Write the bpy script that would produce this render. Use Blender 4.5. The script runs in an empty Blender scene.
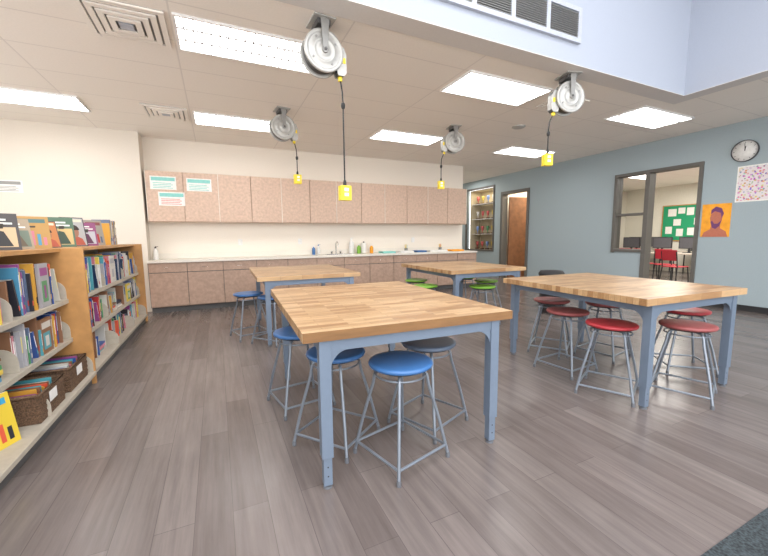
import bpy, math, random
from mathutils import Vector, Matrix
random.seed(7)
S = bpy.context.scene
D = bpy.data

# ---------------------------------------------------------------- materials
def new_mat(name):
    m = D.materials.new(name); m.use_nodes = True
    return m, m.node_tree, m.node_tree.nodes['Principled BSDF']
def mat(name, c, rough=0.5, metal=0.0, noise=0.06, scale=30.0, bump=0.0, spec=None):
    m, t, b = new_mat(name)
    b.inputs['Roughness'].default_value = rough
    b.inputs['Metallic'].default_value = metal
    if spec is not None: b.inputs['Specular IOR Level'].default_value = spec
    tc = t.nodes.new('ShaderNodeTexCoord')
    n = t.nodes.new('ShaderNodeTexNoise'); n.inputs['Scale'].default_value = scale
    n.inputs['Detail'].default_value = 4
    t.links.new(tc.outputs['Object'], n.inputs['Vector'])
    r = t.nodes.new('ShaderNodeValToRGB')
    r.color_ramp.elements[0].position = 0.3; r.color_ramp.elements[1].position = 0.7
    r.color_ramp.elements[0].color = (*[max(0, x*(1-noise)) for x in c], 1)
    r.color_ramp.elements[1].color = (*[min(1, x*(1+noise)) for x in c], 1)
    t.links.new(n.outputs['Fac'], r.inputs['Fac'])
    t.links.new(r.outputs['Color'], b.inputs['Base Color'])
    if bump:
        bp = t.nodes.new('ShaderNodeBump'); bp.inputs['Strength'].default_value = bump
        bp.inputs['Distance'].default_value = 0.01
        t.links.new(n.outputs['Fac'], bp.inputs['Height']); t.links.new(bp.outputs['Normal'], b.inputs['Normal'])
    return m
def brick_mat(name, c1, c2, mortar, w, h, ms, offset=0.5, rough=0.4, rot=0.0, loc=(0,0,0), grain=None, gstr=0.25, bias=0.0, spec=None, blotch=0.0):
    m, t, b = new_mat(name)
    b.inputs['Roughness'].default_value = rough
    if spec is not None: b.inputs['Specular IOR Level'].default_value = spec
    tc = t.nodes.new('ShaderNodeTexCoord')
    mp = t.nodes.new('ShaderNodeMapping'); mp.inputs['Rotation'].default_value = (0, 0, rot)
    mp.inputs['Location'].default_value = loc
    t.links.new(tc.outputs['Object'], mp.inputs['Vector'])
    br = t.nodes.new('ShaderNodeTexBrick')
    br.inputs['Scale'].default_value = 1
    br.inputs['Brick Width'].default_value = w; br.inputs['Row Height'].default_value = h
    br.inputs['Mortar Size'].default_value = ms; br.inputs['Mortar Smooth'].default_value = 0.2
    br.inputs['Bias'].default_value = bias
    br.offset = offset
    br.inputs['Color1'].default_value = (*c1, 1); br.inputs['Color2'].default_value = (*c2, 1)
    br.inputs['Mortar'].default_value = (*mortar, 1)
    t.links.new(mp.outputs['Vector'], br.inputs['Vector'])
    out = br.outputs['Color']
    def mul(out, scale, lo, hi, p0, p1):
        mp2 = t.nodes.new('ShaderNodeMapping'); mp2.inputs['Scale'].default_value = scale
        t.links.new(mp.outputs['Vector'], mp2.inputs['Vector'])
        n = t.nodes.new('ShaderNodeTexNoise'); n.inputs['Scale'].default_value = 1; n.inputs['Detail'].default_value = 6
        n.inputs['Roughness'].default_value = 0.65
        t.links.new(mp2.outputs['Vector'], n.inputs['Vector'])
        r = t.nodes.new('ShaderNodeValToRGB')
        r.color_ramp.elements[0].position = p0; r.color_ramp.elements[1].position = p1
        r.color_ramp.elements[0].color = (lo, lo, lo, 1)
        r.color_ramp.elements[1].color = (hi, hi, hi, 1)
        t.links.new(n.outputs['Fac'], r.inputs['Fac'])
        mx = t.nodes.new('ShaderNodeMix'); mx.data_type = 'RGBA'; mx.blend_type = 'MULTIPLY'
        mx.inputs['Factor'].default_value = 1
        t.links.new(out, mx.inputs[6]); t.links.new(r.outputs['Color'], mx.inputs[7])
        return mx.outputs[2]
    if grain: out = mul(out, grain, 1-gstr, 1+gstr*0.3, 0.3, 0.72)
    if blotch: out = mul(out, (1.2, 3.0, 1), 1-blotch, 1+blotch*0.5, 0.35, 0.65)
    t.links.new(out, b.inputs['Base Color'])
    return m
def emit_mat(name, c, s):
    m = D.materials.new(name); m.use_nodes = True
    t = m.node_tree; t.nodes.clear()
    e = t.nodes.new('ShaderNodeEmission'); o = t.nodes.new('ShaderNodeOutputMaterial')
    e.inputs['Color'].default_value = (*c, 1); e.inputs['Strength'].default_value = s
    t.links.new(e.outputs[0], o.inputs[0])
    return m

M_wall   = mat('wall_cream', (0.75, 0.69, 0.605), 0.7, scale=60, noise=0.02)
M_soffit = mat('wall_alcove_paint', (0.86, 0.80, 0.71), 0.7, scale=60, noise=0.02)
M_blue   = mat('wall_bluegray', (0.345, 0.42, 0.455), 0.7, scale=60, noise=0.03)
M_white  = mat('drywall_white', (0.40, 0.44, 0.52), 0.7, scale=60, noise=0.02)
M_trim   = mat('trim_paint', (0.70, 0.68, 0.66), 0.7, scale=60, noise=0.02)
M_floor  = brick_mat('vinyl_plank', (0.156, 0.128, 0.119), (0.206, 0.173, 0.162), (0.118, 0.098, 0.092), 1.25, 0.16, 0.0015, 0.37,
                     rough=0.27, rot=math.radians(90), grain=(1.4, 24, 1), gstr=0.27, blotch=0.12)
M_carpet = mat('carpet_dark', (0.035, 0.045, 0.05), 0.95, scale=90, noise=0.7, bump=0.5)
M_ceil   = brick_mat('ceiling_tile', (0.93, 0.885, 0.82), (0.92, 0.875, 0.81), (0.79, 0.75, 0.70), 1.41, 0.61, 0.008, 0.0,
                     rough=0.85, loc=(0.24, 0.28, 0), grain=(60, 60, 60), gstr=0.05)
M_butch  = brick_mat('butcher_block', (0.345, 0.18, 0.075), (0.61, 0.405, 0.215), (0.24, 0.125, 0.05), 0.26, 0.045, 0.0012, 0.43,
                     rough=0.33, grain=(5, 60, 40), gstr=0.26, blotch=0.08)
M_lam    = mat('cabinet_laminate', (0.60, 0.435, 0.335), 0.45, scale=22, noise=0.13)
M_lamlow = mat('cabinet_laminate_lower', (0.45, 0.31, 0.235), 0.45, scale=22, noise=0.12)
M_edge   = mat('cabinet_edge', (0.42, 0.30, 0.21), 0.5)
M_top    = mat('counter_laminate', (0.80, 0.76, 0.68), 0.35, scale=80, noise=0.04)
M_steel  = mat('painted_steel', (0.165, 0.215, 0.29), 0.4, metal=0.2, noise=0.03)
M_tube   = mat('stool_tube', (0.23, 0.265, 0.315), 0.32, metal=0.5, noise=0.03)
M_dark   = mat('black_rubber', (0.02, 0.02, 0.022), 0.6)
M_foot   = mat('stool_foot', (0.12, 0.13, 0.15), 0.5)
M_chrome = mat('chrome', (0.7, 0.7, 0.7), 0.15, metal=1.0)
M_frame  = mat('door_frame_gray', (0.12, 0.115, 0.105), 0.5)
M_wood   = mat('oak_panel', (0.52, 0.27, 0.095), 0.45, scale=9, noise=0.14)
M_shelf  = mat('shelf_metal', (0.48, 0.435, 0.36), 0.45)
M_shelfd = mat('shelf_kick', (0.10, 0.10, 0.10), 0.6)
M_reel   = mat('reel_gray', (0.46, 0.46, 0.44), 0.38, metal=0.25)
M_reelm  = mat('reel_gray_mid', (0.28, 0.28, 0.27), 0.45, metal=0.25)
M_reeld  = mat('reel_gray_dark', (0.10, 0.10, 0.10), 0.5, metal=0.2)
M_yel    = mat('yellow_plastic', (0.85, 0.66, 0.03), 0.4)
M_plw    = mat('white_plastic', (0.80, 0.80, 0.78), 0.4)
M_paper  = mat('paper', (0.84, 0.83, 0.80), 0.8)
M_teal   = mat('paper_teal', (0.25, 0.60, 0.56), 0.8)
M_redp   = mat('paper_red', (0.80, 0.25, 0.22), 0.8)
M_grille = mat('grille_white', (0.46, 0.49, 0.56), 0.5)
M_gdark  = mat('grille_dark', (0.07, 0.07, 0.08), 0.7)
M_door   = mat('door_wood', (0.25, 0.11, 0.05), 0.4, scale=8, noise=0.2)
M_wick   = mat('wicker', (0.14, 0.08, 0.045), 0.8, scale=120, noise=0.6, bump=0.8)
M_green  = mat('board_green', (0.02, 0.33, 0.15), 0.8)
M_redc   = mat('chair_red', (0.40, 0.02, 0.035), 0.4)
M_orange = mat('poster_orange', (0.90, 0.38, 0.03), 0.7, scale=12, noise=0.15)
M_purple = mat('poster_purple', (0.16, 0.05, 0.16), 0.7)
M_skin   = mat('poster_brown', (0.48, 0.16, 0.10), 0.7)
M_light  = emit_mat('troffer_diffuser', (1.0, 0.98, 0.95), 10.5)
M_lou    = mat('troffer_louver', (0.80, 0.80, 0.80), 0.4)
M_loud   = mat('troffer_louver_edge', (0.40, 0.40, 0.41), 0.5)
M_case   = mat('case_interior', (0.48, 0.42, 0.30), 0.6)
M_room   = mat('office_wall', (0.78, 0.75, 0.66), 0.8)
SEAT = {'blue': mat('seat_blue', (0.045, 0.145, 0.36), 0.38, noise=0.04),
        'red': mat('seat_red', (0.38, 0.03, 0.04), 0.38, noise=0.04),
        'maroon': mat('seat_red_dull', (0.29, 0.075, 0.075), 0.45, noise=0.05),  # darker, duller and rougher than the plain red seat
        'green': mat('seat_green', (0.20, 0.44, 0.05), 0.38, noise=0.04),
        'blue_sheen': mat('seat_blue_sheen', (0.125, 0.17, 0.25), 0.36, noise=0.04)}  # blue seat greyed: shadow and reflection put into its colour
def vcol_mat():
    m, t, b = new_mat('book_covers')
    a = t.nodes.new('ShaderNodeVertexColor'); a.layer_name = 'Col'
    t.links.new(a.outputs['Color'], b.inputs['Base Color']); b.inputs['Roughness'].default_value = 0.45
    return m
M_book = vcol_mat()
def vor_mat():
    m, t, b = new_mat('poster_collage')
    tc = t.nodes.new('ShaderNodeTexCoord')
    v = t.nodes.new('ShaderNodeTexVoronoi'); v.inputs['Scale'].default_value = 30
    t.links.new(tc.outputs['Object'], v.inputs['Vector'])
    r = t.nodes.new('ShaderNodeMath'); r.operation = 'GREATER_THAN'; r.inputs[1].default_value = 0.45
    t.links.new(v.outputs['Distance'], r.inputs[0])
    hs = t.nodes.new('ShaderNodeMix'); hs.data_type = 'RGBA'; hs.inputs[0].default_value = 0.45
    t.links.new(v.outputs['Color'], hs.inputs[6]); hs.inputs[7].default_value = (0.5, 0.22, 0.3, 1)
    mx = t.nodes.new('ShaderNodeMix'); mx.data_type = 'RGBA'
    t.links.new(r.outputs[0], mx.inputs[0]); t.links.new(hs.outputs[2], mx.inputs[6])
    mx.inputs[7].default_value = (0.76, 0.70, 0.72, 1)
    t.links.new(mx.outputs[2], b.inputs['Base Color'])
    return m
M_coll = vor_mat()

# ---------------------------------------------------------------- builder
class B:
    def __init__(s): s.v=[]; s.f=[]; s.m=[]; s.c=[]; s.sm=[]; s.mats=[]
    def mi(s, m):
        if m not in s.mats: s.mats.append(m)
        return s.mats.index(m)
    def add(s, vs, fs, m, col=(1,1,1), smooth=False, M=None):
        o = len(s.v)
        for p in vs:
            p = Vector(p)
            s.v.append(tuple(M @ p) if M else tuple(p))
        k = s.mi(m)
        for f in fs:
            s.f.append([i+o for i in f]); s.m.append(k); s.c.append(col); s.sm.append(smooth)
    def box(s, x0,x1,y0,y1,z0,z1, m, col=(1,1,1), M=None):
        vs=[(x0,y0,z0),(x1,y0,z0),(x1,y1,z0),(x0,y1,z0),(x0,y0,z1),(x1,y0,z1),(x1,y1,z1),(x0,y1,z1)]
        fs=[(3,2,1,0),(4,5,6,7),(0,1,5,4),(1,2,6,5),(2,3,7,6),(3,0,4,7)]
        s.add(vs, fs, m, col, M=M)
    def tube(s, pts, r, m, seg=12, M=None, caps=True):
        pts=[Vector(p) for p in pts]; n=len(pts); vs=[]; fs=[]
        t0=(pts[1]-pts[0]).normalized()
        up=Vector((0,0,1)) if abs(t0.z)<0.9 else Vector((1,0,0))
        x=t0.cross(up).normalized()
        for i,p in enumerate(pts):
            if i==0: t=t0
            elif i==n-1: t=(pts[i]-pts[i-1]).normalized()
            else: t=((pts[i+1]-pts[i]).normalized()+(pts[i]-pts[i-1]).normalized()).normalized()
            x=(x-t*x.dot(t)).normalized(); y=t.cross(x)
            rr = r[i] if isinstance(r,(list,tuple)) else r
            for j in range(seg):
                a=2*math.pi*j/seg
                vs.append(p+x*math.cos(a)*rr+y*math.sin(a)*rr)
        for i in range(n-1):
            for j in range(seg):
                k=(j+1)%seg
                fs.append((i*seg+j,i*seg+k,(i+1)*seg+k,(i+1)*seg+j))
        s.add(vs, fs, m, smooth=True, M=M)
        if caps:
            s.add(vs[:seg],[tuple(range(seg))[::-1]],m,M=M); s.add(vs[-seg:],[tuple(range(seg))],m,M=M)
    def lathe(s, prof, m, seg=40, M=None, smooth=True, col=(1,1,1)):
        vs=[]; fs=[]
        for (r,z) in prof:
            for j in range(seg):
                a=2*math.pi*j/seg; vs.append((r*math.cos(a),r*math.sin(a),z))
        for i in range(len(prof)-1):
            for j in range(seg):
                k=(j+1)%seg; fs.append((i*seg+j,i*seg+k,(i+1)*seg+k,(i+1)*seg+j))
        s.add(vs,fs,m,col,smooth=smooth,M=M)
        s.add(vs[:seg],[tuple(range(seg))[::-1]],m,col,M=M); s.add(vs[-seg:],[tuple(range(seg))],m,col,M=M)
    def prism(s, poly, axis, a0, a1, m, M=None):
        n=len(poly); vs=[]
        for a in (a0,a1):
            for (p,q) in poly:
                vs.append({'x':(a,p,q),'y':(p,a,q),'z':(p,q,a)}[axis])
        fs=[tuple(range(n)),tuple(range(n,2*n))[::-1]]+[(i,(i+1)%n,(i+1)%n+n,i+n) for i in range(n)]
        s.add(vs,fs,m,M=M)
    def mesh(s, name):
        me=D.meshes.new(name); me.from_pydata(s.v,[],s.f)
        for m in s.mats: me.materials.append(m)
        ca=me.color_attributes.new('Col','FLOAT_COLOR','CORNER')
        for p in me.polygons:
            p.material_index=s.m[p.index]; p.use_smooth=s.sm[p.index]
            for li in p.loop_indices: ca.data[li].color=(*s.c[p.index],1)
        me.update()
        import bmesh
        bm=bmesh.new(); bm.from_mesh(me); bmesh.ops.recalc_face_normals(bm,faces=bm.faces); bm.to_mesh(me); bm.free()
        return me
    def obj(s, name, loc=(0,0,0), rz=0, bevel=0, sc=1):
        o=place(s.mesh(name), name, loc, rz, bevel); o.scale=(sc,sc,sc); return o
def place(me, name, loc=(0,0,0), rz=0, bevel=0):
    o=D.objects.new(name, me); S.collection.objects.link(o)
    o.location=loc; o.rotation_euler=(0,0,rz)
    if bevel:
        b=o.modifiers.new('bevel','BEVEL'); b.width=bevel; b.segments=2; b.limit_method='ANGLE'; b.angle_limit=math.radians(50)
    return o
def simple(name, m, *boxes, bevel=0):
    b=B()
    for x in boxes: b.box(*x, m)
    return b.obj(name, bevel=bevel)

# ---------------------------------------------------------------- room shell
CZ=3.1; RX=7.9
simple('floor', M_floor, (-4.5,16,0.64,12.0,-0.1,0))
simple('floor_carpet', M_carpet, (-4.5,8.05,-4.5,0.64,-0.1,0.003))
simple('ceiling', M_ceil, (-4.5,8.05,2.95,12.0,CZ,CZ+0.1), (5.85,8.05,-4.5,2.95,CZ,CZ+0.1))
simple('trim_1', M_trim, (-4.5,5.93,2.8,3.03,CZ-0.006,CZ), (5.7,5.93,-4.5,2.8,CZ-0.006,CZ))
simple('wall_back', M_soffit, (-1.1,5.95,7.8,7.95,0,CZ))
simple('wall_corridor', M_soffit, (5.8,5.95,7.95,12.0,0,CZ))
simple('wall_nook', M_wall, (-4.5,-1.1,7.45,7.95,0,CZ))
simple('wall_left', M_wall, (-4.65,-4.5,-4.5,7.95,0,0.5), (-4.65,-4.5,-4.5,7.95,2.95,5.2),
       (-4.65,-4.5,-4.5,-4.0,0.5,2.95), (-4.65,-4.5,1.2,1.6,0.5,2.95), (-4.65,-4.5,6.0,7.95,0.5,2.95))
simple('added_window_left', M_frame, *[(-4.60,-4.55,y,y+0.05,0.5,2.95) for y in (-4.0,-2.3,-0.6,1.15,1.6,3.05,4.5,5.95)],
       (-4.60,-4.55,-3.95,1.15,2.2,2.25),(-4.60,-4.55,1.65,5.95,2.2,2.25))  # unseen window bars, added with the wall openings to brighten the ceiling
simple('wall_end', M_wall, (5.95,7.9,12.0,12.15,0,CZ))
DY0,DY1,SY1=3.50,4.36,5.02
simple('wall_right', M_blue,
       (RX,8.05,-4.5,DY0,0,CZ), (RX,8.05,DY0,SY1,2.55,CZ), (RX,8.05,DY1+0.04,SY1,0,0.95),
       (RX,8.05,SY1,7.4,0,CZ), (RX,8.05,7.4,8.45,2.58,CZ), (RX,8.05,8.45,8.75,0,CZ))
simple('wall_right_far', M_blue, (RX,8.05,8.75,10.1,0,0.80))
simple('wall_right_header', M_blue, (RX,8.05,8.75,10.15,2.86,CZ))
simple('wall_right_end', M_blue, (RX,8.05,10.15,12.0,0,CZ))
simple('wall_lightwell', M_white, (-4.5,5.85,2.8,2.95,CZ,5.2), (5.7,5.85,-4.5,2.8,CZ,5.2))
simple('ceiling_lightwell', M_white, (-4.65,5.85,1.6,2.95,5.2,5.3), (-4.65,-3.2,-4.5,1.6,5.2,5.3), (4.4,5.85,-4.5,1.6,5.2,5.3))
simple('baseboard_right', M_dark, (RX-0.012,RX,-4.5,DY0-0.05,0,0.10), (RX-0.012,RX,SY1+0.05,7.35,0,0.10))
b=B()
for i in range(6): b.box(-3.2+i*1.504,-3.12+i*1.504,-4.5,1.6,5.22,5.3,M_white)
for i in range(5): b.box(-3.2,4.4,-4.5+i*1.505,-4.42+i*1.505,5.22,5.3,M_white)
b.obj('window_1')

# vent grille on light well face
b=B()
b.box(1.72,3.62,2.765,2.80,3.30,3.345,M_grille); b.box(1.72,3.62,2.765,2.80,3.60,3.645,M_grille)
b.box(1.72,3.62,2.79,2.80,3.345,3.60,M_gdark)
for i in range(5):
    x=1.72+i*0.4625; b.box(x,x+0.05,2.765,2.79,3.345,3.60,M_grille)
for i in range(4):
    x=1.77+i*0.4625
    for k in range(12):
        z=3.352+k*0.0205
        b.box(x,x+0.4125,2.768,2.785,z,z+0.006,M_reelm)
b.obj('vent_grille')

# ---------------------------------------------------------------- ceiling fixtures
def troffer(x0,y0,w=1.28,h=0.60):
    b=B(); z=CZ
    b.box(0,w,0,0.02,-0.02,0,M_lou); b.box(0,w,h-0.02,h,-0.02,0,M_lou)
    b.box(0,0.02,0.02,h-0.02,-0.02,0,M_lou); b.box(w-0.02,w,0.02,h-0.02,-0.02,0,M_lou)
    b.box(0.02,w-0.02,0.02,h-0.02,-0.008,-0.001,M_light)
    for i in range(1,3): b.box(0.02,w-0.02,h*i/3-0.011,h*i/3+0.011,-0.016,-0.008,M_loud)
    for i in range(1,18): b.box(w*i/18-0.005,w*i/18+0.005,0.02,h-0.02,-0.014,-0.008,M_loud)
    b.obj('ceiling_light', (x0,y0,z))
for x,y in [(-0.22,3.52),(-2.78,5.95),(-0.20,5.97),(2.64,3.35),(2.64,5.68),(5.62,3.22),(5.55,5.68),(-2.95,3.60)]:
    troffer(x,y)
def diffuser(cx,cy,s=0.30):
    b=B()
    for k in range(4):
        a=s-k*0.062; w=0.044; z1=-0.004-k*0.006; z0=z1-0.014
        b.box(-a,a,-a,-a+w,z0,z1,M_ceil); b.box(-a,a,a-w,a,z0,z1,M_ceil)
        b.box(-a,-a+w,-a+w,a-w,z0,z1,M_ceil); b.box(a-w,a,-a+w,a-w,z0,z1,M_ceil)
    b.box(-s,s,-s,s,-0.004,0,M_reelm)
    b.box(-0.05,0.05,-0.05,0.05,-0.035,-0.004,M_grille)
    b.obj('ceiling_vent',(cx,cy,CZ))
diffuser(-0.58,3.84,0.30); diffuser(-0.55,6.2,0.28); diffuser(4.45,3.65,0.24)
b=B(); b.lathe([(0.11,0),(0.11,-0.008),(0.09,-0.02),(0.03,-0.03)],M_reel); b.obj('ceiling_speaker',(4.7,4.68,CZ))

# ---------------------------------------------------------------- cord reels
def reel(x,y,side,box_dx,box_z,rz):
    b=B(); HC=0.27
    Rx=Matrix.Translation((0,0,-HC)) @ Matrix.Rotation(math.radians(90),4,'X')
    b.box(-0.10,0.10,-0.13,0.13,-0.014,0,M_reel)
    b.box(-0.04,0.04,0.102,0.110,-HC-0.05,-0.014,M_reelm)
    b.prism([(-0.040,-0.014),(0.040,-0.014),(0.022,-HC+0.01),(0.015,-HC-0.03),(-0.015,-HC-0.03),(-0.022,-HC+0.01)],'y',-0.110,-0.104,M_reelm)
    b.box(-0.06,0.06,-0.09,0.09,-0.06,-0.014,M_reeld)
    K=0.82
    fl=[(0.02,0.108*K),(0.045,0.108*K),(0.052,0.098*K),(0.085,0.096*K),(0.090,0.102*K),(0.100,0.102*K),(0.106,0.094*K),(0.148,0.088*K),(0.155,0.098*K),(0.174,0.100*K),(0.183,0.092*K),(0.184,0.072*K),(0.170,0.066*K)]
    b.lathe(fl,M_reel,M=Rx)
    b.lathe([(0.170,0.054),(0.150,0.050),(0.150,-0.050),(0.170,-0.054)],M_reelm,M=Rx)
    b.lathe([(r,-z) for r,z in fl[::-1]],M_reel,M=Rx)
    for k in range(6):
        ring=[(0.153*math.cos(t*math.pi/16),0.153*math.sin(t*math.pi/16),-0.040+k*0.016) for t in range(33)]
        b.tube(ring,0.008,M_reeld,seg=6,M=Rx,caps=False)
    b.lathe([(0.030,0.080),(0.030,0.100),(0.022,0.104)],M_reelm,seg=20,M=Rx)
    b.lathe([(0.014,0.10),(0.014,0.118),(0.009,0.122)],M_reeld,seg=6,M=Rx,smooth=False)
    for k in range(4):
        MM=Rx@Matrix.Rotation(k*math.pi/2+0.6,4,'Z')@Matrix.Translation((0.125,0,0))
        b.lathe([(0.010,0.068),(0.010,0.082)],M_reelm,seg=6,M=MM,smooth=False)
    s=side
    def bx(xa,xb,y0,y1,z0,z1,m): b.box(min(s*xa,s*xb),max(s*xa,s*xb),y0,y1,z0,z1,m)
    for (ya,yb) in ((-0.045,-0.038),(0.038,0.045)):
        P=[(s*0.13,-HC+0.08),(s*0.20,-HC+0.08),(s*0.225,-HC+0.02),(s*0.225,-HC-0.14),(s*0.20,-HC-0.17),(s*0.14,-HC-0.17),(s*0.12,-HC-0.10)]
        b.prism(P,'y',ya,yb,M_reel)
    bx(0.205,0.225,-0.038,0.038,-HC-0.14,-HC+0.02,M_reelm)
    for zz in (-HC-0.15,-HC-0.11):
        b.tube([(s*0.155,-0.038,zz),(s*0.155,0.038,zz)],0.012,M_reeld); b.tube([(s*0.20,-0.038,zz),(s*0.20,0.038,zz)],0.012,M_reeld)
    bx(0.185,0.215,-0.049,-0.045,-HC-0.06,-HC-0.01,M_yel); bx(0.158,0.192,-0.016,0.016,-HC-0.205,-HC-0.165,M_yel)
    dx=box_dx; zb=(box_z-CZ)/0.94
    b.tube([(s*0.165,0,-HC),(s*0.176,0,-HC-0.18),(dx*0.97,0,-0.56),(dx,0,-0.66),(dx,0,(zb-0.66)/2),(dx,0,zb+0.09)],0.0075,M_dark,seg=8)
    b.lathe([(0.008,0.03),(0.018,0.02),(0.02,0),(0.016,-0.02),(0.008,-0.03)],M_dark,seg=16,M=Matrix.Translation((dx,0,-0.69)))
    b.lathe([(0.010,0.12),(0.016,0.10),(0.018,0.062)],M_dark,seg=14,M=Matrix.Translation((dx,0,zb)))
    b.box(dx-0.054,dx+0.054,-0.037,0.037,zb-0.074,zb+0.066,M_yel)
    b.box(dx-0.043,dx+0.043,-0.040,-0.037,zb-0.058,zb+0.048,M_yel)
    for zz in (zb-0.035,zb+0.012):
        b.box(dx-0.022,dx+0.022,-0.043,-0.040,zz,zz+0.03,M_plw)
    b.obj('cord_reel',(x,y,CZ),rz,bevel=0.0015,sc=0.94)
reel(0.91,3.17,1,0.20,1.69,math.radians(4))
reel(0.95,5.43,1,0.21,2.15,math.radians(6))
reel(3.76,3.02,-1,-0.23,2.16,math.radians(-16))
reel(3.70,5.12,-1,-0.23,2.15,math.radians(-14))

# ---------------------------------------------------------------- cabinets
b=B()
X0,X1=-1.06,5.84; n=12; dw=(X1-X0)/n
b.box(X0,X1,7.52,7.8,1.60,2.48,M_lam)
for i in range(n):
    x=X0+i*dw
    b.box(x+0.006,x+dw-0.006,7.50,7.52,1.605,2.475,M_lam)
    b.box(x,x+0.005,7.512,7.52,1.60,2.48,M_edge) 
for i in range(0,n+1,2):
    x=X0+i*dw; b.box(x-0.004,x+0.006,7.497,7.51,1.60,2.48,M_top)
b.box(X0,X1,7.505,7.53,1.585,1.60,M_edge)
b.obj('wall_cabinet',bevel=0.002)
b=B(); X0,X1=-1.08,5.95; n=12; dw=(X1-X0)/n
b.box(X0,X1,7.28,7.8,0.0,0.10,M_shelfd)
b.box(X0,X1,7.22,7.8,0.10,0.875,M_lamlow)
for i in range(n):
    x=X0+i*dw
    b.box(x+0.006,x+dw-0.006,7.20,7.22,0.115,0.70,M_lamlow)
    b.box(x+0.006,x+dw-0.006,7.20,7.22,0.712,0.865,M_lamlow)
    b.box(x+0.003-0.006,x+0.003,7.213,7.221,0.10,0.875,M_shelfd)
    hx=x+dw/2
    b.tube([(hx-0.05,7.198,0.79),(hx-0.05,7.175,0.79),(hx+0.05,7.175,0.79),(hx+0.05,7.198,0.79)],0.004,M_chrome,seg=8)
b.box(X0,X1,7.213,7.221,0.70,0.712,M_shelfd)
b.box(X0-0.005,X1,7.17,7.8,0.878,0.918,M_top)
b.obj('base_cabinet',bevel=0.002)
simple('trim_2', M_top, (-1.08,5.95,7.785,7.80,0.919,1.02))
b=B()
CT=0.919
b.box(2.1,2.7,7.30,7.33,CT,CT+.006,M_chrome); b.box(2.1,2.7,7.62,7.69,CT,CT+.006,M_chrome)
b.box(2.1,2.13,7.33,7.62,CT,CT+.006,M_chrome); b.box(2.67,2.7,7.33,7.62,CT,CT+.006,M_chrome)
b.box(2.13,2.67,7.33,7.62,CT,CT+.001,M_gdark)
b.tube([(2.4,7.66,CT+.006),(2.4,7.66,1.12)]+[(2.4,7.58+0.08*math.cos(a),1.12+0.08*math.sin(a)) for a in [0.4,0.9,1.4,1.9,2.4,2.9]]+[(2.4,7.50,1.08)],0.011,M_chrome)
for dx in(-0.1,0.1):
    b.lathe([(0.02,0),(0.018,0.04),(0.026,0.05),(0.02,0.065)],M_chrome,seg=16,M=Matrix.Translation((2.4+dx,7.66,CT+.006)))
b.obj('sink')
def bottle(x,y,z,r,h,m,cap,name='soap_bottle'):
    b=B()
    b.lathe([(r*0.9,0),(r,0.01),(r,h*0.62),(r*0.85,h*0.72),(r*0.35,h*0.8),(r*0.35,h*0.86)],m,seg=20)
    b.lathe([(r*0.4,h*0.86),(r*0.4,h*0.93),(r*0.15,h*0.94),(r*0.15,h)],cap,seg=14)
    b.box(-r*0.2,r*1.1,-r*0.2,r*0.2,h*0.97,h,cap)
    b.obj(name,(x,y,z))
bottle(2.78,7.70,CT,0.06,0.36,M_plw,M_plw)
bottle(2.02,7.72,CT,0.04,0.22,M_plw,SEAT['blue'])
bottle(1.90,7.66,CT,0.035,0.20,SEAT['blue'],M_plw)
bottle(2.93,7.62,CT,0.045,0.22,SEAT['green'],M_plw)
bottle(3.26,7.66,CT,0.04,0.20,M_orange,M_plw)
bottle(-1.0,7.6,CT,0.04,0.24,M_plw,M_dark,'sanitizer_bottle')
b=B(); b.lathe([(0.06,0),(0.06,0.24)],M_paper,seg=24); b.lathe([(0.018,0.24),(0.018,0.27)],M_dark,seg=12); b.obj('paper_towel_roll',(3.08,7.70,CT))
for (x,w,c) in [(3.4,0.32,M_teal),(3.85,0.35,M_plw),(4.3,0.25,SEAT['blue']),(4.65,0.5,M_paper),(5.3,0.35,M_orange)]:
    b=B(); z=CT
    b.box(x,x+w,7.32,7.58,z,z+.008,c)
    b.box(x,x+w,7.32,7.33,z+.008,z+.04,c); b.box(x,x+w,7.57,7.58,z+.008,z+.04,c)
    b.box(x,x+0.01,7.33,7.57,z+.008,z+.04,c); b.box(x+w-0.01,x+w,7.33,7.57,z+.008,z+.04,c)
    b.box(x+0.03,x+w-0.04,7.35,7.55,z+.008,z+.022,M_paper)
    b.obj('paper_tray')
for (x,y) in ((4.15,7.62),(5.15,7.65)):
    b=B(); b.lathe([(0.04,0),(0.042,0.10),(0.038,0.10),(0.036,0.01)],M_reelm,seg=20)
    for k in range(7):
        a=k*0.9; b.tube([(0.012*math.cos(a),0.012*math.sin(a),0.012),(0.032*math.cos(a),0.032*math.sin(a),0.17+0.01*(k%3))],0.004,random.choice([M_yel,M_redp,M_teal,M_orange]),seg=6)
    b.obj('pencil_cup',(x,y,CT))
for x in (0.4,1.6,4.4):
    b=B(); b.box(x,x+0.08,7.792,7.8,1.15,1.27,M_plw); b.box(x+0.025,x+0.055,7.789,7.792,1.17,1.20,M_paper); b.box(x+0.025,x+0.055,7.789,7.792,1.22,1.25,M_paper); b.obj('wall_outlet')
def sign(x0,x1,z0,z1,y=7.494,top=M_teal,bot=M_redp):
    b=B(); b.box(x0,x1,y+0.001,y+0.003,z0,z1,M_paper)
    h=z1-z0
    b.box(x0+0.02,x1-0.02,y,y+0.001,z1-h*0.35,z1-h*0.08,top)
    for k in range(4):
        b.box(x0+0.04,x1-0.05-0.03*(k%2),y,y+0.001,z0+h*(0.1+k*0.12),z0+h*(0.15+k*0.12),bot)
    b.obj('paper_sign')
sign(-0.99,-0.59,2.16,2.39,bot=M_teal); sign(-0.43,-0.02,2.15,2.38,bot=M_teal); sign(-0.88,-0.47,1.88,2.12,bot=M_redp,top=M_teal)
sign(-3.05,-2.65,2.02,2.20,y=7.445,top=M_reelm,bot=M_reelm)

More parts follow.
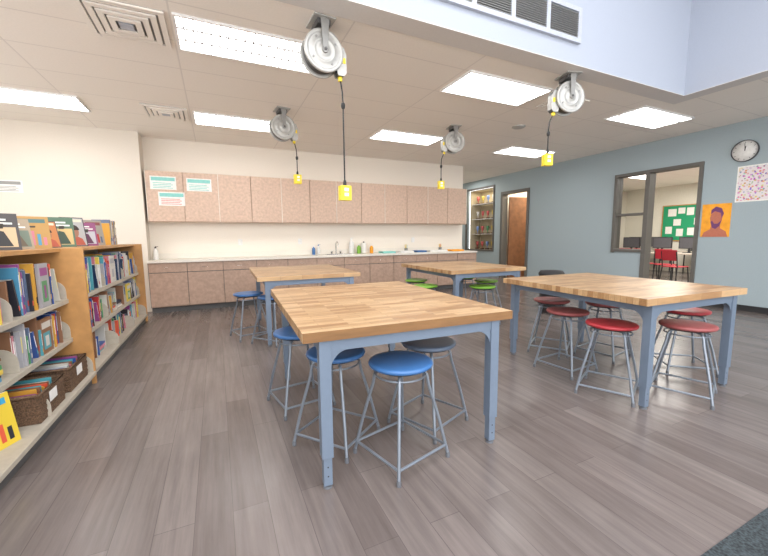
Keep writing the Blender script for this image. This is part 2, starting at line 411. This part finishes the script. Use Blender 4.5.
# ---------------------------------------------------------------- tables
def table(cx,cy,W,L,rot,H=0.835,th=0.050,ix=0.085,iy=0.02):
    w,l=W/2,L/2
    b=B(); b.box(-w,w,-l,l,H-th,H,M_butch)
    zt=H-th
    lx,ly=w-ix,l-iy; q=0.029
    for sx in(-1,1):
        for sy in(-1,1):
            X,Y=sx*(lx-q),sy*(ly-q)
            b.box(X-q,X+q,Y-q,Y+q,0.17,zt,M_steel)
            b.box(X-q*0.76,X+q*0.76,Y-q*0.76,Y+q*0.76,0.02,0.17,M_steel)
            b.lathe([(0.024,0),(0.024,0.008),(0.012,0.012),(0.012,0.02)],M_foot,seg=16,M=Matrix.Translation((X,Y,0)))
            for k in range(2):
                b.tube([(X,Y+sy*0.0215,0.07+k*0.05),(X,Y+sy*0.0232,0.07+k*0.05)],0.004,M_dark,seg=8)
            R=0.10; za=zt-0.060
            poly=[(0,0)]+[(R,0)]+[( R-R*math.sin(i*math.pi/16), -(R-R*math.cos(i*math.pi/16))) for i in range(1,9)]
            P=[(X-sx*(q+p),za+z) for p,z in poly]
            b.prism(P,'y',Y+sy*0.010,Y+sy*0.020,M_steel)
            P=[(Y-sy*(q+p),za+z) for p,z in poly]
            b.prism(P,'x',X+sx*0.010,X+sx*0.020,M_steel)
    for sy in(-1,1):
        Y=sy*(ly-q); b.box(-lx+2*q,lx-2*q,min(Y+sy*0.006,Y+sy*0.024),max(Y+sy*0.006,Y+sy*0.024),zt-0.061,zt,M_steel)
    for sx in(-1,1):
        X=sx*(lx-q); b.box(min(X+sx*0.006,X+sx*0.024),max(X+sx*0.006,X+sx*0.024),-ly+2*q,ly-2*q,zt-0.061,zt,M_steel)
    b.obj('butcher_block_table',(cx,cy,0),math.radians(rot),bevel=0.003)
table(1.00,2.42,1.25,1.62,-2.5,ix=0.08)
table(1.05,5.08,1.26,1.58,-1.5)
table(3.345,2.13,1.26,1.46,-3,ix=0.09)
table(3.43,4.57,1.28,1.50,-2)

# ---------------------------------------------------------------- stools
SM={}
def stool_mesh(c):
    b=B(); H=0.58
    b.lathe([(0.02,H-0.030),(0.165,H-0.030),(0.180,H-0.024),(0.185,H-0.013),(0.181,H-0.003),(0.165,H),(0.08,H-0.004),(0.01,H-0.005)],SEAT[c],seg=48)
    b.lathe([(0.15,H-0.030),(0.15,H-0.040),(0.10,H-0.040)],M_dark,seg=32)
    ft=[]
    for k in range(4):
        a=math.pi/4+k*math.pi/2; c_,s_=math.cos(a),math.sin(a)
        def P(r,z): return (r*c_,r*s_,z)
        b.tube([P(0.03,H-0.050),P(0.11,H-0.050),P(0.135,H-0.058),P(0.150,H-0.085),P(0.160,H-0.14),P(0.225,0.22),P(0.272,0.03)],0.0095,M_tube,seg=12)
        b.lathe([(0.012,0.0),(0.013,0.02),(0.010,0.03)],M_foot,seg=14,M=Matrix.Translation(P(0.274,0)))
        ft.append(Vector(P(0.262,0.075)))
    for k in range(4):
        b.tube([ft[k],ft[(k+1)%4]],0.008,M_tube,seg=10)
    ring=[(0.145*math.cos(t*math.pi/12),0.145*math.sin(t*math.pi/12),H-0.075) for t in range(25)]
    b.tube(ring,0.006,M_tube,seg=8,caps=False)
    return b.mesh('stool_'+c)
def stool(x,y,c,rz):
    if c not in SM: SM[c]=stool_mesh(c)
    place(SM[c],'stool',(x,y,0),math.radians(rz))
for s in [(0.92,1.76,'blue',15),(0.64,2.10,'blue',38),(1.27,2.02,'blue_sheen',22),(0.53,2.70,'blue',10),
          (0.34,4.92,'blue',15),(0.60,4.52,'blue',40),(1.15,4.6,'blue',0),
          (2.85,1.78,'red',25),(2.98,2.28,'maroon',5),(3.34,2.76,'maroon',33),(3.34,1.49,'maroon',20),(3.98,1.80,'red',50),(3.68,2.38,'maroon',10),
          (2.74,4.45,'green',10),(2.98,5.12,'green',35),(3.92,4.5,'green',5),(3.42,4.0,'green',25),(3.95,5.1,'green',15)]:
    stool(*s)

# ---------------------------------------------------------------- bookshelves
PAL=[(0.6,0.05,0.05),(0.05,0.12,0.4),(0.75,0.72,0.66),(0.03,0.03,0.04),(0.1,0.35,0.55),(0.75,0.40,0.06),(0.1,0.35,0.15),
     (0.45,0.45,0.48),(0.7,0.68,0.62),(0.35,0.08,0.3),(0.85,0.65,0.10),(0.10,0.40,0.48),(0.3,0.15,0.08),(0.7,0.25,0.32),(0.75,0.75,0.75),(0.15,0.20,0.32),(0.02,0.05,0.12),(0.8,0.12,0.06)]
PAL=[tuple(c*0.88 for c in p) for p in PAL]
PG=(0.68,0.65,0.57)
def book(b,y,th,xf,d,z,h,col,lean=0):
    M=Matrix.Translation((0,y,z)) @ Matrix.Rotation(lean,4,'X')
    b.box(xf-d,xf,0,th,0,h,M_book,col,M)
    b.box(xf-d+0.004,xf-0.006,0.003,th-0.003,h,h+0.001,M_book,PG,M)
    k=random.random()
    if k<0.6:
        c2=random.choice(PAL); b.box(xf,xf+0.0008,0.002,th-0.002,h*0.15,h*0.28,M_book,c2,M)
    if k>0.3:
        c2=random.choice([(0.9,0.9,0.88),(0.9,0.9,0.88),(0.8,0.7,0.2)]); b.box(xf,xf+0.0008,th*0.3,th*0.7,h*0.4,h*0.85,M_book,c2,M)
def row(b,y0,y1,xf,z,hmax,fill=0.94):
    y=y0
    while y<y1-0.04:
        u=random.random()
        if u>fill:
            y+=random.uniform(0.01,0.06)
            if y>y1-0.1: break
            h=random.uniform(0.62,0.92)*hmax
            if y+0.09<y1:
                book(b,y+0.055,0.018,xf-0.02,0.18,z+0.001,h*0.93,random.choice(PAL),0.22); y+=0.076
            continue
        if u<0.02 and y+0.24<y1:
            w=random.uniform(0.16,0.21); h=hmax*random.uniform(0.8,0.95); c1=random.choice(PAL); c2=random.choice(PAL); c3=random.choice(PAL)
            xx=xf-0.01
            b.box(xx-0.02,xx,y,y+w,z+0.0005,z+h,M_book,c1)
            b.box(xx,xx+0.001,y+0.02,y+w-0.02,z+h*0.72,z+h*0.9,M_book,c2)
            b.box(xx,xx+0.001,y+0.03,y+w-0.04,z+h*0.12,z+h*0.6,M_book,c3)
            b.box(xx+0.001,xx+0.002,y+0.06,y+w-0.07,z+h*0.2,z+h*0.5,M_book,c2)
            y+=w+0.004; continue
        if u<0.035 and y+0.26<y1:
            w=random.uniform(0.2,0.24); zz=z+0.0005
            for q in range(random.randint(3,6)):
                t=random.uniform(0.012,0.03); o=random.uniform(0,0.02)
                b.box(xf-0.2,xf-0.02-o,y+o*0.5,y+w-o,zz,zz+t,M_book,random.choice(PAL)); zz+=t+0.0005
            y+=w+0.004; continue
        th=random.uniform(0.007,0.028); h=random.uniform(0.62,1.0)*hmax
        book(b,y,th,xf-random.uniform(0.003,0.055),random.uniform(0.15,0.2),z+0.0005,h,random.choice(PAL)); y+=th+0.001
XB=-1.66
def unit(y0,y1,nsec,xf,ends,dn):
    b=B()
    b.box(XB,XB+0.02,y0,y1,0.0,1.185,M_shelf)
    b.box(XB+0.02,-1.08,y0,y1,0.0,0.085,M_shelfd)
    b.box(XB+0.02,dn,y0,y1,0.085,0.115,M_shelf)
    for z in (0.44,0.78):
        b.box(XB+0.02,xf,y0,y1,z-0.02,z,M_shelf)
        b.box(xf-0.004,xf,y0,y1,z-0.035,z-0.02,M_shelf)
    b.box(XB,xf-0.02,y0,y1,1.185,1.215,M_wood)
    L=(y1-y0)/nsec
    for i in range(nsec+1):
        y=y0+i*L
        if i in(0,nsec): ya,yb=(y,y+0.004) if i==0 else (y-0.004,y)
        else: ya,yb=y-0.003,y+0.003
        b.box(XB+0.02,XB+0.06,ya,yb,0.115,1.185,M_shelf)
        for z,xx in ((0.115,-1.06),(0.44,xf-0.01),(0.78,xf-0.01)):
            r=0.09
            poly=[(XB+0.02,z),(xx,z)]+[(xx-r+r*math.cos(t*math.pi/12),z+0.07+r*math.sin(t*math.pi/12)) for t in range(0,7)]+[(XB+0.02,z+0.16)]
            b.prism(poly,'y',ya,yb,M_shelf)
    if 'n' in ends: b.box(XB-0.02,-1.05,y0-0.03,y0,0,1.215,M_wood)
    if 'f' in ends: b.box(XB-0.02,-1.05,y1,y1+0.03,0,1.215,M_wood)
    return b.obj('bookshelf',bevel=0.0015)
unit(1.2,3.90,3,-1.18,'nf',-1.04)
unit(3.96,6.60,3,-1.12,'f',-1.05)
b=B()
for i in range(3):
    a=1.2+i*0.9+0.01
    row(b,a,a+0.87,-1.19,0.44,0.29)
    row(b,a,a+0.87,-1.19,0.78,0.35)
row(b,1.22,2.0,-1.15,0.115,0.26)
for i in range(3):
    a=3.96+i*0.88+0.01
    for z,h in((0.115,0.28),(0.44,0.28),(0.78,0.35)): row(b,a,a+0.85,-1.13,z,h)
b.obj('books')
def faceout(name,x,y,z,w,h,col,c2,rz,lean=0.22,style=0):
    b=B(); th=0.015
    M=Matrix.Rotation(-lean,4,'X')
    b.box(-w/2,w/2,0,th,0,h,M_book,col,M)
    b.box(-w/2+0.004,w/2-0.004,0.003,th-0.003,h,h+0.001,M_book,PG,M)
    n=14
    if style==0:
        b.box(-w*0.38,w*0.38,-0.001,0,h*0.74,h*0.9,M_book,c2,M)
        b.add([(w*0.28*math.cos(2*math.pi*i/n),-0.0012,h*0.4+h*0.22*math.sin(2*math.pi*i/n)) for i in range(n)],[tuple(range(n))],M_book,tuple(min(1,c*0.6+0.1) for c in c2[::-1]),M=M)
    elif style==1:
        b.box(-w*0.42,w*0.42,-0.001,0,h*0.08,h*0.62,M_book,c2,M)
        b.box(-w*0.35,w*0.2,-0.001,0,h*0.80,h*0.85,M_book,(0.9,0.9,0.85),M); b.box(-w*0.35,w*0.35,-0.001,0,h*0.70,h*0.75,M_book,(0.9,0.9,0.85),M)
        b.add([(-w*0.3,-0.0015,h*0.1),(w*0.3,-0.0015,h*0.1),(w*0.1,-0.0015,h*0.5),(-w*0.12,-0.0015,h*0.55)],[(0,1,2,3)],M_book,tuple(c*0.4 for c in col),M=M)
    elif style==3:
        sk=(0.40,0.20,0.13)
        b.box(-w*0.46,w*0.46,-0.0006,0,h*0.03,h*0.97,M_book,c2,M)
        b.add([(-w*0.4,-0.001,h*0.04),(w*0.4,-0.001,h*0.04),(w*0.3,-0.001,h*0.26),(w*0.1,-0.001,h*0.34),(-w*0.1,-0.001,h*0.34),(-w*0.3,-0.001,h*0.26)],[(0,1,2,3,4,5)],M_book,(0.5,0.12,0.08),M=M)
        b.add([(w*0.2*math.cos(2*math.pi*i/n),-0.0013,h*0.5+h*0.2*math.sin(2*math.pi*i/n)) for i in range(n)],[tuple(range(n))],M_book,sk,M=M)
        b.add([(w*0.24*math.cos(math.pi*i/8),-0.0016,h*0.56+h*0.18*math.sin(math.pi*i/8)) for i in range(9)],[tuple(range(9))],M_book,(0.05,0.03,0.03),M=M)
        b.box(-w*0.4,w*0.4,-0.0013,0,h*0.84,h*0.93,M_book,(0.8,0.75,0.6),M)
    else:
        for k in range(5): 
            xx=-w*0.4+k*w*0.17; b.box(xx,xx+w*0.1,-0.001,0,h*0.1,h*(0.35+0.1*((k*3)%4)),M_book,random.choice(PAL),M)
        b.box(-w*0.4,w*0.4,-0.001,0,h*0.8,h*0.92,M_book,c2,M)
    b.add([(-0.02,th,h*0.7),(0.02,th,h*0.7),(0.02,0.02+h*0.3+lean*h*0.3,0.0),(-0.02,0.02+h*0.3+lean*h*0.3,0.0)],[(0,1,2,3)],M_book,(0.1,0.1,0.1))
    return b.obj(name,(x,y,z),rz)
faceout('picture_book',-1.16,2.60,0.116,0.26,0.30,(0.75,0.55,0.05),(0.05,0.35,0.6),math.radians(68),0.15,2)
tops=[(2.84,0.32,0.44,(0.10,0.12,0.14),(0.16,0.33,0.33),3,12),(3.46,0.2,0.27,(0.07,0.06,0.06),(0.7,0.5,0.3),1,30),(3.70,0.2,0.24,(0.45,0.36,0.26),(0.2,0.25,0.2),1,48),
      (3.97,0.22,0.27,(0.50,0.30,0.10),(0.1,0.2,0.2),2,35),(4.27,0.2,0.25,(0.08,0.08,0.09),(0.6,0.25,0.1),3,52),(4.6,0.2,0.30,(0.10,0.18,0.12),(0.6,0.45,0.2),1,30),
      (4.98,0.22,0.32,(0.06,0.06,0.07),(0.5,0.5,0.5),3,45),(5.35,0.2,0.28,(0.3,0.08,0.2),(0.5,0.5,0.55),1,28),(5.7,0.22,0.32,(0.4,0.37,0.32),(0.3,0.1,0.1),2,50)]
for (y,w,h,c,c2,st,an) in tops:
    faceout('picture_book',-1.38,y,1.216,w,h,c,c2,math.radians(an),random.uniform(0.12,0.3),st)
b=B()
y=3.04
for i in range(13): 
    th=random.uniform(0.012,0.03); book(b,y,th,-1.38,0.2,1.2155,random.uniform(0.26,0.38),random.choice(PAL[:7]+PAL[15:])); y+=th+0.001
y=6.0
for i in range(14):
    th=random.uniform(0.012,0.03); book(b,y,th,-1.30,0.2,1.2155,random.uniform(0.24,0.34),random.choice(PAL)); y+=th+0.001
b.obj('standing_books')
def basket(y,l=0.40):
    b=B(); x0,x1=-1.42,-1.08; z0,z1=0.117,0.30; t=0.015
    b.box(x0,x1,y,y+l,z0,z0+t,M_wick)
    for k in range(9):
        za=z0+t+k*0.0185; e=0.003 if k%2 else 0
        b.box(x0-e,x1+e,y-e,y+t,za,za+0.0175,M_wick); b.box(x0-e,x1+e,y+l-t,y+l+e,za,za+0.0175,M_wick)
        b.box(x0-e,x0+t,y+t,y+l-t,za,za+0.0175,M_wick); b.box(x1-t,x1+e,y+t,y+l-t,za,za+0.0175,M_wick)
    b.tube([(x0,y,z1),(x1,y,z1),(x1,y+l,z1),(x0,y+l,z1),(x0,y,z1)],0.012,M_wick,seg=8)
    b.box(x1+0.004,x1+0.006,y+l*0.35,y+l*0.65,0.2,0.27,M_paper)
    yy=y+0.03
    while yy<y+l-0.05:
        th=random.uniform(0.008,0.02); b.box(x0+0.03,x1-0.05,yy,yy+th,z0+t,z1+random.uniform(-0.06,0.01),M_book,random.choice(PAL)); yy+=th+0.003
    b.obj('wicker_basket')
basket(2.90); basket(3.42)

# ---------------------------------------------------------------- right wall openings
fx0,fx1=RX-0.03,8.08
simple('door_frame', M_frame, (fx0,fx1,DY0-0.02,DY0+0.04,0,2.50),(fx0,fx1,DY1-0.02,DY1+0.06,0,2.50),(fx0,fx1,DY0-0.02,SY1+0.02,2.50,2.56),
       (fx0,fx1,SY1-0.04,SY1+0.02,0.90,2.50),(fx0,fx1,DY1+0.06,SY1-0.04,0.92,0.98),(fx0+0.02,fx1-0.02,DY1+0.06,SY1-0.04,1.68,1.73),bevel=0.003)
simple('door_frame', M_frame,(fx0,fx1,7.38,7.46,0,2.52),(fx0,fx1,8.39,8.47,0,2.52),(fx0,fx1,7.38,8.47,2.52,2.60),bevel=0.003)
m,t,bb=new_mat('glass_clear'); bb.inputs['Transmission Weight'].default_value=1; bb.inputs['Roughness'].default_value=0.0; bb.inputs['IOR'].default_value=1.02
M_glass=m
simple('window_2', M_glass, (7.97,7.975,DY1+0.06,SY1-0.04,0.98,1.68),(7.97,7.975,DY1+0.06,SY1-0.04,1.73,2.50))
b=B(); Md=Matrix.Translation((8.1,8.36,0))@Matrix.Rotation(math.radians(-12),4,'Z')
b.box(0,0.92,-0.04,0,0.01,2.45,M_door,M=Md); b.tube([(0.84,-0.04,1.0),(0.84,-0.09,1.0),(0.74,-0.09,1.0)],0.01,M_chrome,M=Md)
b.obj('door_1')
simple('wall_office', M_room, (8.05,9.9,6.9,7.0,0,3.1),(8.05,9.9,8.6,8.7,0,3.1),(9.9,10,6.9,8.7,0,3.1))
simple('wall_classroom_near', M_room, (8.05,14.5,2.0,2.1,0,3.1))
simple('wall_classroom_side', M_room, (8.05,9.9,6.8,6.9,0,3.1),(9.9,14.4,8.7,8.8,0,3.1))
simple('wall_classroom_far', M_room, (14.4,14.5,2.1,8.8,0,3.1))
simple('ceiling_classroom', M_ceil, (8.05,14.5,2.0,8.8,2.95,3.05))
b=B(); b.box(9.55,9.85,7.1,8.5,0.0,0.06,M_wood)
for z in(0.45,0.85,1.25,1.65,2.05): b.box(9.55,9.85,7.1,8.5,z,z+0.03,M_wood)
b.box(9.55,9.85,7.07,7.1,0,2.1,M_wood); b.box(9.55,9.85,8.5,8.53,0,2.1,M_wood); b.box(9.85,9.88,7.07,8.53,0,2.1,M_wood)
for z in(0.48,0.88,1.28,1.68):
    y=7.12
    while y<8.4:
        th=random.uniform(0.02,0.05); b.box(9.58,9.8,y,y+th,z,z+random.uniform(0.2,0.32),M_book,random.choice(PAL)); y+=th+0.002
b.obj('office_bookcase')
b=B()
b.box(8.05,8.5,8.75,10.1,0.83,0.85,M_case); b.box(8.05,8.5,8.75,10.1,2.8,2.82,M_case); b.box(8.5,8.52,8.75,10.1,0.83,2.82,M_case)
b.box(8.05,8.5,8.73,8.75,0.83,2.82,M_case); b.box(8.05,8.5,10.1,10.12,0.83,2.82,M_case)
for z in(1.35,1.85,2.35): b.box(8.1,8.48,8.76,10.09,z,z+0.015,M_plw)
for z in (0.85,1.365,1.865,2.365):
    for k in range(5):
        y=8.9+k*0.25; col=random.choice([(0.6,0.45,0.1),(0.5,0.1,0.1),(0.6,0.6,0.6),(0.2,0.3,0.6),(0.1,0.3,0.15)])
        b.box(8.2,8.3,y,y+0.1,z,z+0.04,M_book,(0.1,0.05,0.03))
        b.lathe([(0.012,0.04),(0.01,0.1),(0.04,0.14),(0.05,0.25),(0.04,0.26)],M_book,seg=10,M=Matrix.Translation((8.25,y+0.05,z)),col=col)
b.box(7.87,7.91,8.76,8.80,0.80,2.86,M_frame); b.box(7.87,7.91,10.09,10.15,0.80,2.86,M_frame)
b.box(7.87,7.91,8.80,10.09,2.80,2.86,M_frame); b.box(7.87,7.91,8.80,10.09,0.80,0.86,M_frame)
b.obj('display_case')
b=B(); Y0=6.15; b.box(14.37,14.399,Y0,Y0+1.25,1.08,2.25,M_green)
for (ya,yb,za,zb) in [(-.03,0,1.05,2.28),(1.25,1.28,1.05,2.28),(0,1.25,1.05,1.08),(0,1.25,2.25,2.28)]: b.box(14.36,14.399,Y0+ya,Y0+yb,za,zb,M_wood)
for (py,pz,w_,h_) in [(0.1,1.95,0.2,0.2),(0.35,1.92,0.2,0.25),(0.6,1.98,0.2,0.2),(0.85,1.9,0.25,0.25),(0.15,1.6,0.18,0.22),(0.7,1.58,0.22,0.22),(0.3,1.25,0.2,0.25),(0.62,1.22,0.2,0.25),(0.95,1.3,0.2,0.25)]:
    b.box(14.365,14.37,Y0+py,Y0+py+w_,pz,pz+h_,M_paper)
b.obj('bulletin_board')
def desk(x,y):
    b=B(); b.box(-0.35,0.35,-0.7,0.7,0.71,0.74,M_shelf)
    for sx in(-1,1):
        for sy in(-1,1): b.tube([(sx*0.31,sy*0.65,0),(sx*0.31,sy*0.65,0.71)],0.02,M_dark,seg=8)
    b.box(-0.31,0.31,-0.65,-0.63,0.4,0.71,M_dark); b.obj('computer_desk',(x,y,0))
    for dy in(-0.35,0.35):
        b=B(); b.box(-0.1,0.1,-0.12,0.12,0,0.015,M_dark); b.box(-0.015,0.015,-0.03,0.03,0.015,0.14,M_dark)
        b.box(-0.02,0.02,-0.26,0.26,0.12,0.46,M_dark); b.box(-0.022,-0.02,-0.24,0.24,0.14,0.44,M_gdark); b.obj('monitor',(x+0.1,y+dy,0.741),bevel=0.004)
desk(12.3,7.6); desk(12.3,6.0); desk(12.3,4.5); desk(13.8,7.6); desk(13.8,5.9)
def chair(x,y,rz):
    b=B()
    b.box(-0.2,0.2,-0.2,0.2,0.43,0.45,M_redc)
    b.prism([(0.19,0.60),(0.21,0.60),(0.26,0.88),(0.24,0.88)],'x',-0.2,0.2,M_redc)
    for sx in(-1,1):
        b.tube([(sx*0.21,-0.22,0),(sx*0.19,-0.18,0.43)],0.014,M_dark,seg=8)
        b.tube([(sx*0.21,0.24,0),(sx*0.19,0.18,0.43),(sx*0.19,0.21,0.65),(sx*0.19,0.25,0.84)],0.014,M_dark,seg=8)
    b.obj('red_chair',(x,y,0),math.radians(rz),bevel=0.006)
for (x,y,r) in [(11.5,6.30,80),(11.45,5.75,100),(10.9,5.25,80),(11.5,7.35,95),(11.5,6.82,95),(11.5,4.75,85),(10.4,6.0,60)]: chair(x,y,r)

# clock and posters
b=B(); Mc=Matrix.Translation((RX,2.95,2.62))@Matrix.Rotation(math.radians(-90),4,'Y')@Matrix.Scale(0.84,4)
b.lathe([(0.205,0.0),(0.205,0.035),(0.200,0.042),(0.192,0.035),(0.192,0.02)],M_gdark,seg=48,M=Mc)
b.lathe([(0.192,0.0),(0.192,0.022),(0.01,0.0221)],M_plw,seg=48,M=Mc)
for k in range(12):
    a=k*math.pi/6; MM=Mc@Matrix.Rotation(a,4,'Z'); b.box(0.150,0.172,-0.004,0.004,0.0225,0.0235,M_dark,M=MM)
b.box(0,0.145,-0.004,0.004,0.024,0.026,M_dark,M=Mc@Matrix.Rotation(0.05,4,'Z')); b.box(0,0.09,-0.006,0.006,0.024,0.026,M_dark,M=Mc@Matrix.Rotation(-0.1,4,'Z'))
b.obj('wall_clock')
b=B(); b.box(RX-0.004,RX,2.52,3.02,1.80,2.38,M_paper); b.box(RX-0.006,RX-0.004,2.54,3.00,1.82,2.36,M_coll); b.obj('collage_poster')
b=B(); b.box(RX-0.004,RX,2.35,2.49,1.2,1.75,M_paper); b.box(RX-0.006,RX-0.004,2.36,2.48,1.5,1.73,M_teal); b.obj('info_poster')
b=B(); PY=3.45; b.box(RX-0.006,RX,PY-0.40,PY,1.23,1.80,M_orange)
def pp(pts,x,m): b.add([(RX-x,PY-0.40*p,1.23+0.57*q) for p,q in pts],[tuple(range(len(pts)))],m)
pp([(0.05,0.0),(0.95,0.0),(0.88,0.16),(0.68,0.26),(0.66,0.42),(0.36,0.36),(0.34,0.24),(0.12,0.14)],0.007,M_skin)
pp([(0.33,0.45),(0.38,0.30),(0.50,0.24),(0.64,0.32),(0.72,0.5),(0.74,0.68),(0.62,0.82),(0.46,0.84),(0.34,0.72),(0.30,0.58)],0.0075,M_skin)
pp([(0.33,0.45),(0.40,0.28),(0.52,0.24),(0.66,0.34),(0.70,0.5),(0.58,0.40),(0.46,0.40),(0.38,0.50)],0.008,M_purple)
pp([(0.32,0.70),(0.46,0.78),(0.66,0.72),(0.70,0.56),(0.77,0.7),(0.68,0.86),(0.48,0.92),(0.33,0.82)],0.008,M_purple)
b.obj('portrait_poster')
b=B(); b.lathe([(0.15,0),(0.155,0.02),(0.19,0.62),(0.20,0.63),(0.20,0.66),(0.17,0.70),(0.05,0.71)],M_dark,seg=32); b.obj('black_top_standin',(5.05,4.2,0))  # bin shape added as stand-in for a thin black furniture top

# ---------------------------------------------------------------- lights
def area(name,loc,sx,sy,e,c,rot=(0,0,0)):
    l=D.lights.new(name,'AREA'); l.shape='RECTANGLE'; l.size=sx; l.size_y=sy; l.energy=e; l.color=c
    o=D.objects.new(name,l); S.collection.objects.link(o); o.location=loc; o.rotation_euler=rot; return o
area('skylight_light',(0.6,-1.4,5.19),7.4,5.8,160,(0.86,0.92,1.0))
area('classroom_light',(11.2,5.0,2.9),4,3,260,(1,0.96,0.9))
area('office_light_small',(9.0,7.8,2.9),1,1,45,(1,0.9,0.75))
area('display_case_light',(8.2,9.4,2.78),0.2,1.1,6,(1,0.88,0.65))
area('corridor_light',(6.9,9.5,3.08),1.2,0.6,25,(1,0.96,0.9))
w=D.worlds.new('world'); S.world=w; w.use_nodes=True
w.node_tree.nodes['Background'].inputs[0].default_value=(1,0.975,0.965,1); w.node_tree.nodes['Background'].inputs[1].default_value=3.3
S.view_settings.view_transform='Standard'
S.view_settings.exposure=0.25

# ---------------------------------------------------------------- camera
yaw,p,r=math.radians(25),math.radians(6.5),0.010
F=Vector((math.sin(yaw)*math.cos(p),math.cos(yaw)*math.cos(p),-math.sin(p)))
R=Vector((math.cos(yaw),-math.sin(yaw),0)); U=R.cross(F)
U2=(U*math.cos(r)+R*math.sin(r)); R2=(R*math.cos(r)-U*math.sin(r))
cam=D.cameras.new('camera'); co=D.objects.new('camera',cam); S.collection.objects.link(co)
mm=Matrix((R2,U2,-F)).transposed().to_4x4(); mm.translation=(0,0,1.28)
co.matrix_world=mm; cam.sensor_width=36; cam.lens=357/768*36; cam.clip_start=0.05
S.camera=co
